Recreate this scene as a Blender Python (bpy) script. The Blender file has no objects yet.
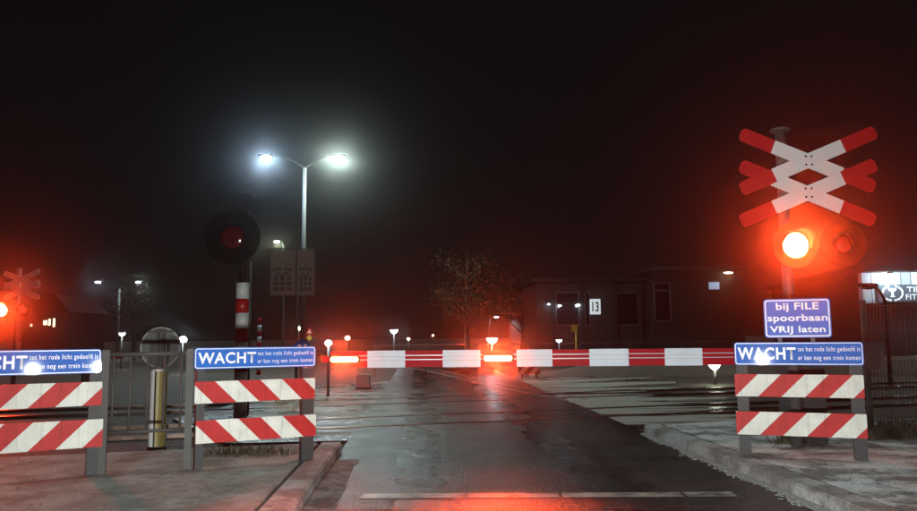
import bpy, bmesh, math, random
from mathutils import Vector, Matrix
R = math.radians
random.seed(7)
S = bpy.context.scene
C = S.collection

# ------------------------------------------------------------------ camera
F, CX, CY, H = 760.0, 458.5, 255.5, 1.4          # focal length and centre in photo pixels, eye height in metres
PITCH, ROLL = math.atan(82.5 / F), R(0.5)
fw = Vector((0, math.cos(PITCH), math.sin(PITCH)))
up0 = Vector((0, -math.sin(PITCH), math.cos(PITCH)))
rt0 = Vector((1, 0, 0))
rt = rt0 * math.cos(ROLL) - up0 * math.sin(ROLL)
up = up0 * math.cos(ROLL) + rt0 * math.sin(ROLL)
cd = bpy.data.cameras.new('camera')
cam = bpy.data.objects.new('camera', cd)
C.objects.link(cam)
cd.sensor_width = 36
cd.lens = 36 * F / 917
cd.clip_start, cd.clip_end = 0.05, 3000
m3 = Matrix((rt, up, -fw)).transposed()
cam.matrix_world = Matrix.Translation((0, 0, H)) @ m3.to_4x4()
S.camera = cam

# ------------------------------------------------------------------ world (night sky), overhead fill light, exposure
SUN_EL, SUN_AZ = R(78), R(25)
w = bpy.data.worlds.new('World'); S.world = w
w.use_nodes = True
wn = w.node_tree; wn.nodes.clear()
sky = wn.nodes.new('ShaderNodeTexSky'); sky.sky_type = 'NISHITA'; sky.sun_disc = False
sky.sun_elevation = SUN_EL; sky.sun_rotation = SUN_AZ
bg = wn.nodes.new('ShaderNodeBackground'); bg.inputs['Strength'].default_value = 0.0003
wn.links.new(sky.outputs[0], bg.inputs[0])
glow = wn.nodes.new('ShaderNodeBackground')                       # town glow on the low cloud
glow.inputs[0].default_value = (1.0, 0.72, 0.64, 1); glow.inputs[1].default_value = 0.0032
addn = wn.nodes.new('ShaderNodeAddShader'); wo = wn.nodes.new('ShaderNodeOutputWorld')
wn.links.new(bg.outputs[0], addn.inputs[0]); wn.links.new(glow.outputs[0], addn.inputs[1])
wn.links.new(addn.outputs[0], wo.inputs[0])
sl = bpy.data.lights.new('overhead_fill', 'SUN'); sl.energy = 0.62; sl.angle = R(12); sl.color = (.94, 1, .93)  # added fill from above, standing in for street lamps out of view
so = bpy.data.objects.new('overhead_fill', sl); C.objects.link(so)
sd = Vector((math.sin(SUN_AZ) * math.cos(SUN_EL), math.cos(SUN_AZ) * math.cos(SUN_EL), math.sin(SUN_EL)))
so.rotation_euler = sd.to_track_quat('Z', 'Y').to_euler(); so.location = sd * 60
# the waiting car's own dipped headlights, which light the barrier and throw their glare back off the signs
for hx in (-0.62, 0.62):
    hl = bpy.data.lights.new('headlamp', 'SPOT'); hl.energy = 1050; hl.spot_size = R(125); hl.spot_blend = 0.9
    hl.shadow_soft_size = 0.05; hl.color = (0.97, 1.0, 0.98)
    ho = bpy.data.objects.new('headlamp', hl); C.objects.link(ho)
    ho.location = (hx, 1.3, 0.92); ho.rotation_euler = (R(90 + 3), 0, 0)
S.view_settings.view_transform = 'Standard'; S.view_settings.look = 'None'
S.view_settings.exposure = 0; S.view_settings.gamma = 1; S.view_settings.use_curve_mapping = False
S.render.engine = 'CYCLES'
S.cycles.use_denoising = True; S.cycles.use_adaptive_sampling = False
S.cycles.max_bounces = 5; S.cycles.diffuse_bounces = 2; S.cycles.glossy_bounces = 3
S.cycles.volume_bounces = 0; S.cycles.transparent_max_bounces = 8
S.cycles.sample_clamp_indirect = 4

# ------------------------------------------------------------------ pixels to places
def ray(px, py): return fw + rt * ((px - CX) / F) + up * ((CY - py) / F)
def at(px, py, D):                                                # the point on that line of sight D metres ahead
    d = ray(px, py); return Vector((0, 0, H)) + d * (D / d.y)
def gnd(px, py, z=0.0):                                           # where it meets level ground at height z
    d = ray(px, py); return Vector((0, 0, H)) + d * ((z - H) / d.z)
class Frame:                                                      # a vertical plane from A to B; local x along it, -y towards the road user
    def __init__(s, A, B, z=0.0):
        s.A = Vector((A[0], A[1], z)); s.B = Vector((B[0], B[1], z))
        s.d = (s.B - s.A).normalized(); s.ang = math.atan2(s.d.y, s.d.x); s.n = Vector((s.d.y, -s.d.x, 0))
    def hit(s, px, py, off=0.0):
        d = ray(px, py); o = Vector((0, 0, H)); A = s.A + s.n * off
        t = (A - o).dot(s.n) / d.dot(s.n); p = o + d * t
        return (p - s.A).dot(s.d), p.z - s.A.z
def flat(D, px=458, yaw=0.0, z=0.0):
    p = at(px, 300, D); return Frame((p.x, p.y), (p.x + math.cos(yaw), p.y + math.sin(yaw)), z)

# ------------------------------------------------------------------ materials
def nd(nt, t, **kw):
    n = nt.nodes.new(t)
    for k, v in kw.items():
        if k.startswith('i_'):
            key = k[2:]; n.inputs[int(key) if key.isdigit() else key.replace('_', ' ')].default_value = v
        else: setattr(n, k, v)
    return n
def new_mat(name):
    m = bpy.data.materials.new(name); m.use_nodes = True
    return m, m.node_tree, m.node_tree.nodes['Principled BSDF']
def rgba(c): return (c[0], c[1], c[2], 1)
def mat(name, col, rough=0.6, metal=0.0, var=0.25, scale=9.0, bump=0.0, coat=0.0, spec=0.5):
    m, nt, b = new_mat(name); L = nt.links.new
    tc = nd(nt, 'ShaderNodeTexCoord')
    n1 = nd(nt, 'ShaderNodeTexNoise', i_Scale=scale, i_Detail=6.0, i_Roughness=0.65); L(tc.outputs['Object'], n1.inputs['Vector'])
    mx = nd(nt, 'ShaderNodeMix', data_type='RGBA')
    mx.inputs[6].default_value = rgba([c * (1 - var) for c in col]); mx.inputs[7].default_value = rgba([min(1, c * (1 + var)) for c in col])
    L(n1.outputs['Fac'], mx.inputs[0]); L(mx.outputs[2], b.inputs['Base Color'])
    rr = nd(nt, 'ShaderNodeMapRange'); rr.inputs['To Min'].default_value = max(0.03, rough * .75); rr.inputs['To Max'].default_value = min(1, rough * 1.25)
    L(n1.outputs['Fac'], rr.inputs['Value']); L(rr.outputs[0], b.inputs['Roughness'])
    b.inputs['Metallic'].default_value = metal; b.inputs['Specular IOR Level'].default_value = spec
    if coat: b.inputs['Coat Weight'].default_value = coat; b.inputs['Coat Roughness'].default_value = 0.03
    if bump:
        bp = nd(nt, 'ShaderNodeBump', i_Strength=bump, i_Distance=0.01); L(n1.outputs['Fac'], bp.inputs['Height']); L(bp.outputs[0], b.inputs['Normal'])
    return m
def emis(name, col, st):
    m, nt, b = new_mat(name)
    b.inputs['Base Color'].default_value = rgba(col); b.inputs['Emission Color'].default_value = rgba(col); b.inputs['Emission Strength'].default_value = st
    b.inputs['Roughness'].default_value = 0.2
    tc = nd(nt, 'ShaderNodeTexCoord'); n1 = nd(nt, 'ShaderNodeTexNoise', i_Scale=60.0); nt.links.new(tc.outputs['Object'], n1.inputs['Vector'])
    mr = nd(nt, 'ShaderNodeMapRange'); mr.inputs['To Min'].default_value = st * .85; mr.inputs['To Max'].default_value = st * 1.15
    nt.links.new(n1.outputs['Fac'], mr.inputs['Value']); nt.links.new(mr.outputs[0], b.inputs['Emission Strength'])
    return m
def math_n(nt, op, a, b=None):
    n = nt.nodes.new('ShaderNodeMath'); n.operation = op
    for i, v in enumerate((a, b)):
        if v is None: continue
        if isinstance(v, (int, float)): n.inputs[i].default_value = v
        else: nt.links.new(v, n.inputs[i])
    return n.outputs[0]
def stripe_mat(name, slant, period, phase, white=(.78, .78, .70), red=(.52, .022, .02)):
    m, nt, b = new_mat(name); L = nt.links.new
    tc = nd(nt, 'ShaderNodeTexCoord'); sx = nd(nt, 'ShaderNodeSeparateXYZ'); L(tc.outputs['Object'], sx.inputs[0])
    v = math_n(nt, 'ADD', sx.outputs[0], math_n(nt, 'MULTIPLY', sx.outputs[2], slant))
    fr = math_n(nt, 'FRACT', math_n(nt, 'ADD', math_n(nt, 'DIVIDE', v, period), phase + 20))
    st = math_n(nt, 'LESS_THAN', fr, 0.5)
    n1 = nd(nt, 'ShaderNodeTexNoise', i_Scale=7.0, i_Detail=8.0, i_Roughness=0.7); L(tc.outputs['Object'], n1.inputs['Vector'])
    mx = nd(nt, 'ShaderNodeMix', data_type='RGBA'); mx.inputs[6].default_value = rgba(red); mx.inputs[7].default_value = rgba(white); L(st, mx.inputs[0])
    mpg = nd(nt, 'ShaderNodeMapping'); mpg.inputs['Scale'].default_value = (26, 1, 2.2); L(tc.outputs['Object'], mpg.inputs[0])
    n2 = nd(nt, 'ShaderNodeTexNoise', i_Scale=1.0, i_Detail=5.0, i_Roughness=.7); L(mpg.outputs[0], n2.inputs[0])
    gm = nd(nt, 'ShaderNodeMapRange'); gm.inputs['From Min'].default_value = .52; gm.inputs['From Max'].default_value = .78; gm.inputs['To Min'].default_value = 1.0; gm.inputs['To Max'].default_value = .62; L(n2.outputs['Fac'], gm.inputs['Value'])
    dm = nd(nt, 'ShaderNodeMapRange'); dm.inputs['From Min'].default_value = .3; dm.inputs['From Max'].default_value = .8
    dm.inputs['To Min'].default_value = 1.0; dm.inputs['To Max'].default_value = .72; L(n1.outputs['Fac'], dm.inputs['Value'])
    m2 = nd(nt, 'ShaderNodeMix', data_type='RGBA', blend_type='MULTIPLY'); m2.inputs[0].default_value = 1; L(mx.outputs[2], m2.inputs[6]); L(math_n(nt, 'MULTIPLY', dm.outputs[0], gm.outputs[0]), m2.inputs[7])
    L(m2.outputs[2], b.inputs['Base Color']); b.inputs['Roughness'].default_value = .55; b.inputs['Specular IOR Level'].default_value = .25
    return m
def glass_mat(name, col, rough=.12):
    m = mat(name, col, rough, 0, .15, 20, 0, .6); return m

M = dict(
    white=mat('white_film', (.60, .61, .60), .4, 0, .07, 6), red=mat('red_film', (.38, .012, .014), .4, 0, .15, 6),
    boomred=mat('boom_red', (.32, .005, .012), .6, 0, .3, 5, 0, 0, .15), boomwhite=mat('boom_white', (.60, .66, .71), .5, 0, .16, 7, 0, 0, .2),
    rib=mat('boom_rib', (.42, .36, .38), .4, .2, .1, 6),
    blue2=mat('sign_blue_light', (.085, .17, .62), .55, 0, .12, 8, 0, .3, .12), blue=mat('sign_blue', (.025, .145, .56), .55, 0, .12, 8, 0, .9, .12), letter=mat('sign_white', (.85, .85, .85), .35, 0, .05, 9),
    darkpost=mat('dark_post', (.026, .025, .025), .6, 0, .3, 12, .3), galv=mat('galvanised', (.07, .068, .063), .65, .1, .3, 14, .15),
    rail=mat('railing_paint', (.06, .057, .05), .65, .1, .3, 16, .2), black=mat('black_housing', (.009, .009, .009), .7, 0, .3, 10, .1, 0, .2),
    backplate=mat('back_plate', (.006, .006, .006), .9, 0, .25, 6, 0, 0, .1), signback=mat('sign_back', (.13, .14, .135), .6, .2, .3, 6),
    crossback=mat('cross_back', (.34, .31, .29), .5, .3, .25, 6), steel=mat('rail_steel', (.16, .11, .085), .32, .8, .4, 6, .2),
    lens_off=glass_mat('lens_off', (.07, .004, .005)), lens_on=emis('lens_on', (1, .085, .025), 90), boom_on=emis('boom_lens_on', (1, .10, .025), 130),
    lens_dim=emis('lens_dim', (1, .05, .02), 1.1),
    led_w=emis('led_white', (.80, 1, .92), 220), led_b=emis('led_blue_white', (.60, .82, 1), 200), led_warm=emis('lamp_warm', (1, .82, .55), 14),
    led_cool=emis('lamp_cool', (.8, .9, 1), 24), led_green=emis('lamp_green', (.86, 1, .72), 26), win_lit=emis('window_lit', (1, .78, .5), 2.4),
    win_dim=emis('window_blue', (.5, .65, 1), .35),
    bollw=mat('bollard_white', (.84, .85, .80), .35, 0, .25, 9), bolly=mat('bollard_yellow', (.36, .31, .10), .35, 0, .35, 9),
    brick=mat('dark_brick', (.032, .024, .021), .8, 0, .4, 3, .3), trim=mat('facade_trim', (.09, .085, .085), .6, 0, .25, 4),
    glass=mat('dark_glass', (.01, .011, .013), .08, 0, .2, 2, 0, .3), roofing=mat('roofing', (.022, .02, .02), .8, 0, .3, 3),
    hall=mat('hall_cladding', (.60, .68, .72), .55, 0, .08, 2), hallsign=mat('hall_sign', (.10, .15, .17), .5, 0, .1, 3),
    mesh=mat('mesh_paint', (.035, .045, .04), .5, .3, .3, 10), bark=mat('bark', (.055, .042, .032), .95, 0, .4, 12, .5),
    leaf=mat('dry_leaf', (.045, .032, .012), 1.0, 0, .5, 3, 0, 0, .05), leafd=mat('dull_leaf', (.04, .036, .018), 1.0, 0, .5, 3, 0, 0, .05),
    weed=mat('weed', (.05, .043, .024), .8, 0, .5, 5), panelb=mat('board_face', (.17, .125, .105), .7, 0, .2, 4), paneld=mat('board_print', (.07, .05, .045), .7, 0, .2, 4),
    yellow=mat('sign_yellow', (.62, .42, .05), .5, 0, .1, 6), frost=mat('frost_crust', (.24, .25, .24), .8, 0, .35, 20, .6), litter=mat('litter_leaf', (.06, .042, .025), .8, 0, .5, 9),
    grey=mat('cabinet_grey', (.30, .29, .27), .6, 0, .25, 5), house=mat('house_wall', (.08, .06, .05), .8, 0, .3, 3),
)

# ------------------------------------------------------------------ mesh builders
class MB:
    def __init__(s): s.bm = bmesh.new(); s.mats = []; s.mi = 0
    def use(s, m):
        if m not in s.mats: s.mats.append(m)
        s.mi = s.mats.index(m); return s
    def _new(s, fs):
        for f in fs: f.material_index = s.mi
    def face(s, pts):
        vs = [s.bm.verts.new(p) for p in pts]; f = s.bm.faces.new(vs); f.material_index = s.mi; return f
    def box(s, x0, x1, y0, y1, z0, z1, bev=0.0):
        r = bmesh.ops.create_cube(s.bm, size=1); vs = r['verts']
        for v in vs: v.co = Vector(((x0 + x1) / 2 + v.co.x * (x1 - x0), (y0 + y1) / 2 + v.co.y * (y1 - y0), (z0 + z1) / 2 + v.co.z * (z1 - z0)))
        fs = set(f for v in vs for f in v.link_faces); s._new(fs)
        if bev:
            es = list(set(e for v in vs for e in v.link_edges))
            q = bmesh.ops.bevel(s.bm, geom=es, offset=bev, segments=2, affect='EDGES'); s._new(q['faces'])
        return s
    def tube(s, pts, rad, seg=12, cap=True):                      # tapering tube through points; rad number or list
        pts = [Vector(p) for p in pts]; rs = rad if isinstance(rad, (list, tuple)) else [rad] * len(pts)
        rings = []
        for i, p in enumerate(pts):
            d = (pts[min(i + 1, len(pts) - 1)] - pts[max(i - 1, 0)]).normalized()
            a = d.cross(Vector((0.13, 1, 0.07)) if abs(d.y) < .9 else Vector((1, 0.1, 0))).normalized(); b = d.cross(a)
            rings.append([s.bm.verts.new(p + (a * math.cos(2 * math.pi * k / seg) + b * math.sin(2 * math.pi * k / seg)) * rs[i]) for k in range(seg)])
        for i in range(len(rings) - 1):
            for k in range(seg):
                f = s.bm.faces.new((rings[i][k], rings[i][(k + 1) % seg], rings[i + 1][(k + 1) % seg], rings[i + 1][k])); f.material_index = s.mi; f.smooth = True
        if cap:
            for rg in (rings[0], rings[-1]):
                f = s.bm.faces.new(rg); f.material_index = s.mi
        return s
    def ball(s, c, rx, ry, rz, u=20, v=12):
        r = bmesh.ops.create_uvsphere(s.bm, u_segments=u, v_segments=v, radius=1)
        for q in r['verts']: q.co = Vector((c[0] + q.co.x * rx, c[1] + q.co.y * ry, c[2] + q.co.z * rz))
        for f in set(f for q in r['verts'] for f in q.link_faces): f.material_index = s.mi; f.smooth = True
        return s
    def prism(s, outline, y0, y1):                                # outline in x,z ; extruded along y
        a = [s.bm.verts.new((p[0], y0, p[1])) for p in outline]; b = [s.bm.verts.new((p[0], y1, p[1])) for p in outline]
        n = len(outline)
        fs = [s.bm.faces.new(a), s.bm.faces.new(b[::-1])] + [s.bm.faces.new((a[i], a[(i + 1) % n], b[(i + 1) % n], b[i])) for i in range(n)]
        s._new(fs); return s
    def slab(s, poly, z0, z1):                                    # polygon in x,y ; extruded in z
        a = [s.bm.verts.new((p[0], p[1], z1)) for p in poly]; b = [s.bm.verts.new((p[0], p[1], z0)) for p in poly]; n = len(poly)
        fs = [s.bm.faces.new(a), s.bm.faces.new(b[::-1])] + [s.bm.faces.new((a[i], a[(i + 1) % n], b[(i + 1) % n], b[i])) for i in range(n)]
        s._new(fs); return s
    def build(s, name, m=None, parent=None, loc=None):
        me = bpy.data.meshes.new(name)
        bmesh.ops.recalc_face_normals(s.bm, faces=s.bm.faces[:])
        s.bm.to_mesh(me); s.bm.free()
        if m is not None and not s.mats: me.materials.append(m)
        for q in s.mats: me.materials.append(q)
        o = bpy.data.objects.new(name, me); C.objects.link(o)
        if parent is not None: o.parent = parent
        if loc is not None: o.location = loc
        return o
def tag(o, label=None, cat=None, group=None, kind=None):
    if label: o['label'] = label
    if cat: o['category'] = cat
    if group: o['group'] = group
    if kind: o['kind'] = kind
    return o
def thing(name, label, cat, loc, ang=0.0, group=None):
    o = bpy.data.objects.new(name, None); C.objects.link(o); o.location = loc; o.rotation_euler = (0, 0, ang); o.empty_display_size = .2
    return tag(o, label, cat, group)
def dup(o, label, loc, ang=None):
    def cp(q, par):
        c = q.copy(); C.objects.link(c)
        if par is not None: c.parent = par
        for ch in [k for k in bpy.data.objects if k.parent == q and k not in done]:
            done.add(ch); cp(ch, c)
        return c
    done = set(); kids = [k for k in bpy.data.objects if k.parent == o]
    r = o.copy(); C.objects.link(r)
    for k in kids: cp(k, r)
    r['label'] = label; r.location = loc
    if ang is not None: r.rotation_euler = (0, 0, ang)
    return r
def lamp(parent, loc, watts, col, rad):
    l = bpy.data.lights.new('bulb', 'POINT'); l.energy = watts; l.color = col; l.shadow_soft_size = rad
    o = bpy.data.objects.new('bulb', l); C.objects.link(o); o.parent = parent; o.location = loc; return o
def beam(parent, loc, watts, col, rad, cone, tilt=0):
    l = bpy.data.lights.new('beam', 'SPOT'); l.energy = watts; l.color = col; l.shadow_soft_size = rad; l.spot_size = R(cone); l.spot_blend = .7
    o = bpy.data.objects.new('beam', l); C.objects.link(o); o.parent = parent; o.location = loc; o.rotation_euler = (R(-90 - tilt), 0, 0); return o
def down_light(parent, loc, watts, col, rad):                       # a street lamp's luminaire shines downwards
    l = bpy.data.lights.new('beam', 'SPOT'); l.energy = watts; l.color = col; l.shadow_soft_size = rad; l.spot_size = R(176); l.spot_blend = .2
    o = bpy.data.objects.new('beam', l); C.objects.link(o); o.parent = parent; o.location = loc; return o
def rrect(x0, x1, z0, z1, r, n=5):
    out = []
    for cx, cz, a0 in ((x1 - r, z1 - r, 0), (x0 + r, z1 - r, 90), (x0 + r, z0 + r, 180), (x1 - r, z0 + r, 270)):
        for k in range(n + 1):
            a = R(a0 + 90 * k / n); out.append((cx + r * math.cos(a), cz + r * math.sin(a)))
    return out
def ring_mesh(mb, o1, o2, y0, y1):                                # a frame between two outlines
    n = len(o1)
    A = [mb.bm.verts.new((p[0], y0, p[1])) for p in o1]; B = [mb.bm.verts.new((p[0], y0, p[1])) for p in o2]
    A2 = [mb.bm.verts.new((p[0], y1, p[1])) for p in o1]; B2 = [mb.bm.verts.new((p[0], y1, p[1])) for p in o2]
    for i in range(n):
        j = (i + 1) % n
        for q in ((A[i], A[j], B[j], B[i]), (A2[i], B2[i], B2[j], A2[j]), (A[i], A2[i], A2[j], A[j]), (B[i], B[j], B2[j], B2[i])):
            f = mb.bm.faces.new(q); f.material_index = mb.mi
def text(s, x0, x1, z0, z1, y, m, parent, name='lettering', bold=0.0, space=1.0):
    """one line of writing fitted into the box x0..x1, z0..z1 (box = the ink), standing proud at local y"""
    cu = bpy.data.curves.new('txt', 'FONT'); cu.body = s; cu.size = 1; cu.extrude = 0.0; cu.offset = bold; cu.space_character = space; cu.resolution_u = 3
    o = bpy.data.objects.new('txt', cu); C.objects.link(o); bpy.context.view_layer.update()
    dg = bpy.context.evaluated_depsgraph_get(); me = bpy.data.meshes.new_from_object(o.evaluated_get(dg))
    bpy.data.objects.remove(o); bpy.data.curves.remove(cu)
    xs = [v.co.x for v in me.vertices]; ys = [v.co.y for v in me.vertices]
    ax, bx, ay, by = min(xs), max(xs), min(ys), max(ys)
    for v in me.vertices:
        v.co = Vector((x0 + (v.co.x - ax) / (bx - ax) * (x1 - x0), y, z0 + (v.co.y - ay) / (by - ay) * (z1 - z0)))
    me.name = name; me.materials.append(m)
    q = bpy.data.objects.new(name, me); C.objects.link(q); q.parent = parent; return q

# ------------------------------------------------------------------ ground, road, crossing
RD = Vector((-0.052, 1, 0)).normalized()                          # the road's direction
RN = Vector((RD.y, -RD.x, 0))                                     # to its right
LE, RE = gnd(350, 440), gnd(625, 425)                             # the ends of the two kerbs
def along(p, y): return p + RD * ((y - p.y) / RD.y)
def ground_mat():
    m, nt, b = new_mat('railway_ground'); L = nt.links.new
    tc = nd(nt, 'ShaderNodeTexCoord'); n1 = nd(nt, 'ShaderNodeTexNoise', i_Scale=.5, i_Detail=6.0); n2 = nd(nt, 'ShaderNodeTexVoronoi', i_Scale=14.0)
    L(tc.outputs['Object'], n1.inputs[0]); L(tc.outputs['Object'], n2.inputs[0])
    mx = nd(nt, 'ShaderNodeMix', data_type='RGBA'); mx.inputs[6].default_value = (.055, .042, .034, 1); mx.inputs[7].default_value = (.13, .105, .085, 1)
    L(n1.outputs[0], mx.inputs[0])
    m2 = nd(nt, 'ShaderNodeMix', data_type='RGBA', blend_type='MULTIPLY'); m2.inputs[0].default_value = .7; L(mx.outputs[2], m2.inputs[6]); L(n2.outputs['Color'], m2.inputs[7])
    L(m2.outputs[2], b.inputs['Base Color']); b.inputs['Roughness'].default_value = .8
    bp = nd(nt, 'ShaderNodeBump', i_Strength=.8, i_Distance=.04); L(n2.outputs['Distance'], bp.inputs['Height']); L(bp.outputs[0], b.inputs['Normal'])
    return m
def wet_mat(name, lo, hi, rlo, rhi, frost=None, ang=0.0, tracks=False):
    """dark wet asphalt, optionally with thawing frost lying in long torn patches"""
    m, nt, b = new_mat(name); L = nt.links.new
    tc = nd(nt, 'ShaderNodeTexCoord')
    mp = nd(nt, 'ShaderNodeMapping'); mp.inputs['Rotation'].default_value = (0, 0, -ang); mp.inputs['Scale'].default_value = (.16, 1.25, 1); L(tc.outputs['Object'], mp.inputs[0])
    big = nd(nt, 'ShaderNodeTexNoise', i_Scale=.9, i_Detail=7.0, i_Roughness=.62); L(mp.outputs[0], big.inputs[0])
    fine = nd(nt, 'ShaderNodeTexNoise', i_Scale=95.0, i_Detail=3.0, i_Roughness=.7); L(tc.outputs['Object'], fine.inputs[0])
    mid = nd(nt, 'ShaderNodeTexNoise', i_Scale=1.3, i_Detail=6.0, i_Roughness=.6); L(tc.outputs['Object'], mid.inputs[0])
    c1 = nd(nt, 'ShaderNodeMix', data_type='RGBA'); c1.inputs[6].default_value = rgba(lo); c1.inputs[7].default_value = rgba(hi)
    fr = nd(nt, 'ShaderNodeMapRange'); fr.inputs['From Min'].default_value = .35; fr.inputs['From Max'].default_value = .7; L(fine.outputs[0], fr.inputs['Value'])
    vor = nd(nt, 'ShaderNodeTexVoronoi', i_Scale=34.0); L(tc.outputs['Object'], vor.inputs[0])
    vs = nd(nt, 'ShaderNodeSeparateColor'); L(vor.outputs['Color'], vs.inputs[0])
    vp = math_n(nt, 'POWER', vs.outputs[0], 2.5)
    mm = math_n(nt, 'MULTIPLY', math_n(nt, 'ADD', math_n(nt, 'MULTIPLY', fr.outputs[0], .5), vp), math_n(nt, 'ADD', mid.outputs[0], .1)); L(mm, c1.inputs[0])
    rg = nd(nt, 'ShaderNodeMapRange'); rg.inputs['From Min'].default_value = .35; rg.inputs['From Max'].default_value = .65
    rg.inputs['To Min'].default_value = rlo; rg.inputs['To Max'].default_value = rhi; L(mid.outputs[0], rg.inputs['Value'])
    col, rough = c1.outputs[2], rg.outputs[0]
    if tracks:                                                    # tyre polished wheel tracks, gritty between them
        sx_ = nd(nt, 'ShaderNodeSeparateXYZ'); L(tc.outputs['Object'], sx_.inputs[0])
        u_ = math_n(nt, 'ADD', math_n(nt, 'MULTIPLY', sx_.outputs[0], RN.x), math_n(nt, 'MULTIPLY', sx_.outputs[1], RN.y))
        u_ = math_n(nt, 'ADD', u_, math_n(nt, 'MULTIPLY', mid.outputs[0], .5))
        cs = math_n(nt, 'COSINE', math_n(nt, 'MULTIPLY', math_n(nt, 'ADD', u_, -(LE.dot(RN) + 1.2)), 2 * math.pi / 1.75))
        tr = nd(nt, 'ShaderNodeMapRange'); tr.inputs['From Min'].default_value = -.6; tr.inputs['From Max'].default_value = .8; tr.inputs['To Min'].default_value = 1.25; tr.inputs['To Max'].default_value = .38; L(cs, tr.inputs['Value'])
        tm = nd(nt, 'ShaderNodeMix', data_type='RGBA', blend_type='MULTIPLY'); tm.inputs[0].default_value = 1; L(col, tm.inputs[6]); L(tr.outputs[0], tm.inputs[7]); col = tm.outputs[2]
        rough = math_n(nt, 'MULTIPLY', rough, math_n(nt, 'ADD', math_n(nt, 'MULTIPLY', tr.outputs[0], .45), .62))
    if frost:
        th = nd(nt, 'ShaderNodeMapRange'); th.inputs['From Min'].default_value = frost[1]; th.inputs['From Max'].default_value = frost[1] + .035; L(big.outputs[0], th.inputs['Value'])
        fc = nd(nt, 'ShaderNodeMix', data_type='RGBA'); fc.inputs[6].default_value = rgba([q * .72 for q in frost[0]]); fc.inputs[7].default_value = rgba(frost[0]); L(fine.outputs[0], fc.inputs[0])
        c2 = nd(nt, 'ShaderNodeMix', data_type='RGBA'); L(th.outputs[0], c2.inputs[0]); L(col, c2.inputs[6]); L(fc.outputs[2], c2.inputs[7]); col = c2.outputs[2]
        r2 = nd(nt, 'ShaderNodeMix', data_type='FLOAT'); L(th.outputs[0], r2.inputs[0]); L(rough, r2.inputs[2]); r2.inputs[3].default_value = .75; rough = r2.outputs[0]
    L(col, b.inputs['Base Color']); L(rough, b.inputs['Roughness']); b.inputs['Specular IOR Level'].default_value = .42
    bp = nd(nt, 'ShaderNodeBump', i_Strength=.8, i_Distance=.008); L(math_n(nt, 'ADD', fine.outputs[0], vor.outputs['Distance']), bp.inputs['Height']); L(bp.outputs[0], b.inputs['Normal'])
    return m
def pave_mat(name, base, frost, amount):
    m, nt, b = new_mat(name); L = nt.links.new
    tc = nd(nt, 'ShaderNodeTexCoord')
    big = nd(nt, 'ShaderNodeTexNoise', i_Scale=1.6, i_Detail=8.0, i_Roughness=.72); L(tc.outputs['Object'], big.inputs[0])
    fine = nd(nt, 'ShaderNodeTexNoise', i_Scale=60.0, i_Detail=5.0, i_Roughness=.75); L(tc.outputs['Object'], fine.inputs[0])
    grit = nd(nt, 'ShaderNodeTexVoronoi', i_Scale=38.0); L(tc.outputs['Object'], grit.inputs[0])
    th = nd(nt, 'ShaderNodeMapRange'); th.inputs['From Min'].default_value = .44; th.inputs['From Max'].default_value = .56; th.inputs['To Max'].default_value = amount; L(big.outputs[0], th.inputs['Value'])
    f2 = nd(nt, 'ShaderNodeMapRange'); f2.inputs['From Min'].default_value = .32; f2.inputs['From Max'].default_value = .56; L(fine.outputs[0], f2.inputs['Value'])
    fac = math_n(nt, 'MULTIPLY', th.outputs[0], f2.outputs[0])
    c0 = nd(nt, 'ShaderNodeMix', data_type='RGBA'); c0.inputs[6].default_value = rgba([q * .55 for q in base]); c0.inputs[7].default_value = rgba([q * 1.3 for q in base]); L(fine.outputs[0], c0.inputs[0])
    c1 = nd(nt, 'ShaderNodeMix', data_type='RGBA'); L(fac, c1.inputs[0]); L(c0.outputs[2], c1.inputs[6]); c1.inputs[7].default_value = rgba(frost)
    sp = math_n(nt, 'GREATER_THAN', grit.outputs['Distance'], .07)
    spm = nd(nt, 'ShaderNodeMapRange'); spm.inputs['To Min'].default_value = .35; spm.inputs['To Max'].default_value = 1; L(sp, spm.inputs['Value'])
    c2 = nd(nt, 'ShaderNodeMix', data_type='RGBA', blend_type='MULTIPLY'); c2.inputs[0].default_value = .8; L(c1.outputs[2], c2.inputs[6]); L(spm.outputs[0], c2.inputs[7])
    L(c2.outputs[2], b.inputs['Base Color']); b.inputs['Roughness'].default_value = .8
    bp = nd(nt, 'ShaderNodeBump', i_Strength=.7, i_Distance=.012); L(fine.outputs[0], bp.inputs['Height']); L(bp.outputs[0], b.inputs['Normal'])
    return m

RAIL_ANG = R(17)
mb = MB(); mb.face([(-900, -60, -.05), (900, -60, -.05), (900, 1500, -.05), (-900, 1500, -.05)])
tag(mb.build('ground', ground_mat()), kind='structure')
# frosted crossing apron beyond the barrier, level with the road
mb = MB(); apr = [(-3.2, 10.6), (1.0, 11.4), (2.6, 12.1)]
rr_ = random.Random(4)
for k, (x, y) in enumerate([(4.3, 12.9), (4.2, 13.5), (4.0, 14.2), (4.4, 15.1), (4.3, 16.2), (4.6, 17.4), (4.5, 19.0), (5.0, 21.0), (4.6, 23.5), (4.4, 26)]):
    apr += [(x + rr_.uniform(.5, 2.4) + .4 * (k % 2), y + .25), (x - rr_.uniform(.3, 1.2), y + .45)]
apr += [(2, 27.5), (-4.5, 23), (-5.2, 14)]
mid_ = [along(LE, 27.5) + RN * 2, along(LE, 10.9) + RN * 2]
mb.slab([(p.x, p.y) for p in mid_[1:]] + apr[1:-3] + [(mid_[0].x, mid_[0].y)], -.045, -.004)
tag(mb.build('crossing_apron', wet_mat('apron_right', (.012, .011, .010), (.05, .045, .04), .2, .5, ((.43, .43, .375), .45), RAIL_ANG * .35)), kind='structure')
mb = MB(); mb.slab([(-3.2, 10.6), (mid_[1].x, mid_[1].y), (mid_[0].x, mid_[0].y), (-4.5, 23), (-5.2, 14)], -.045, -.004)
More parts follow.
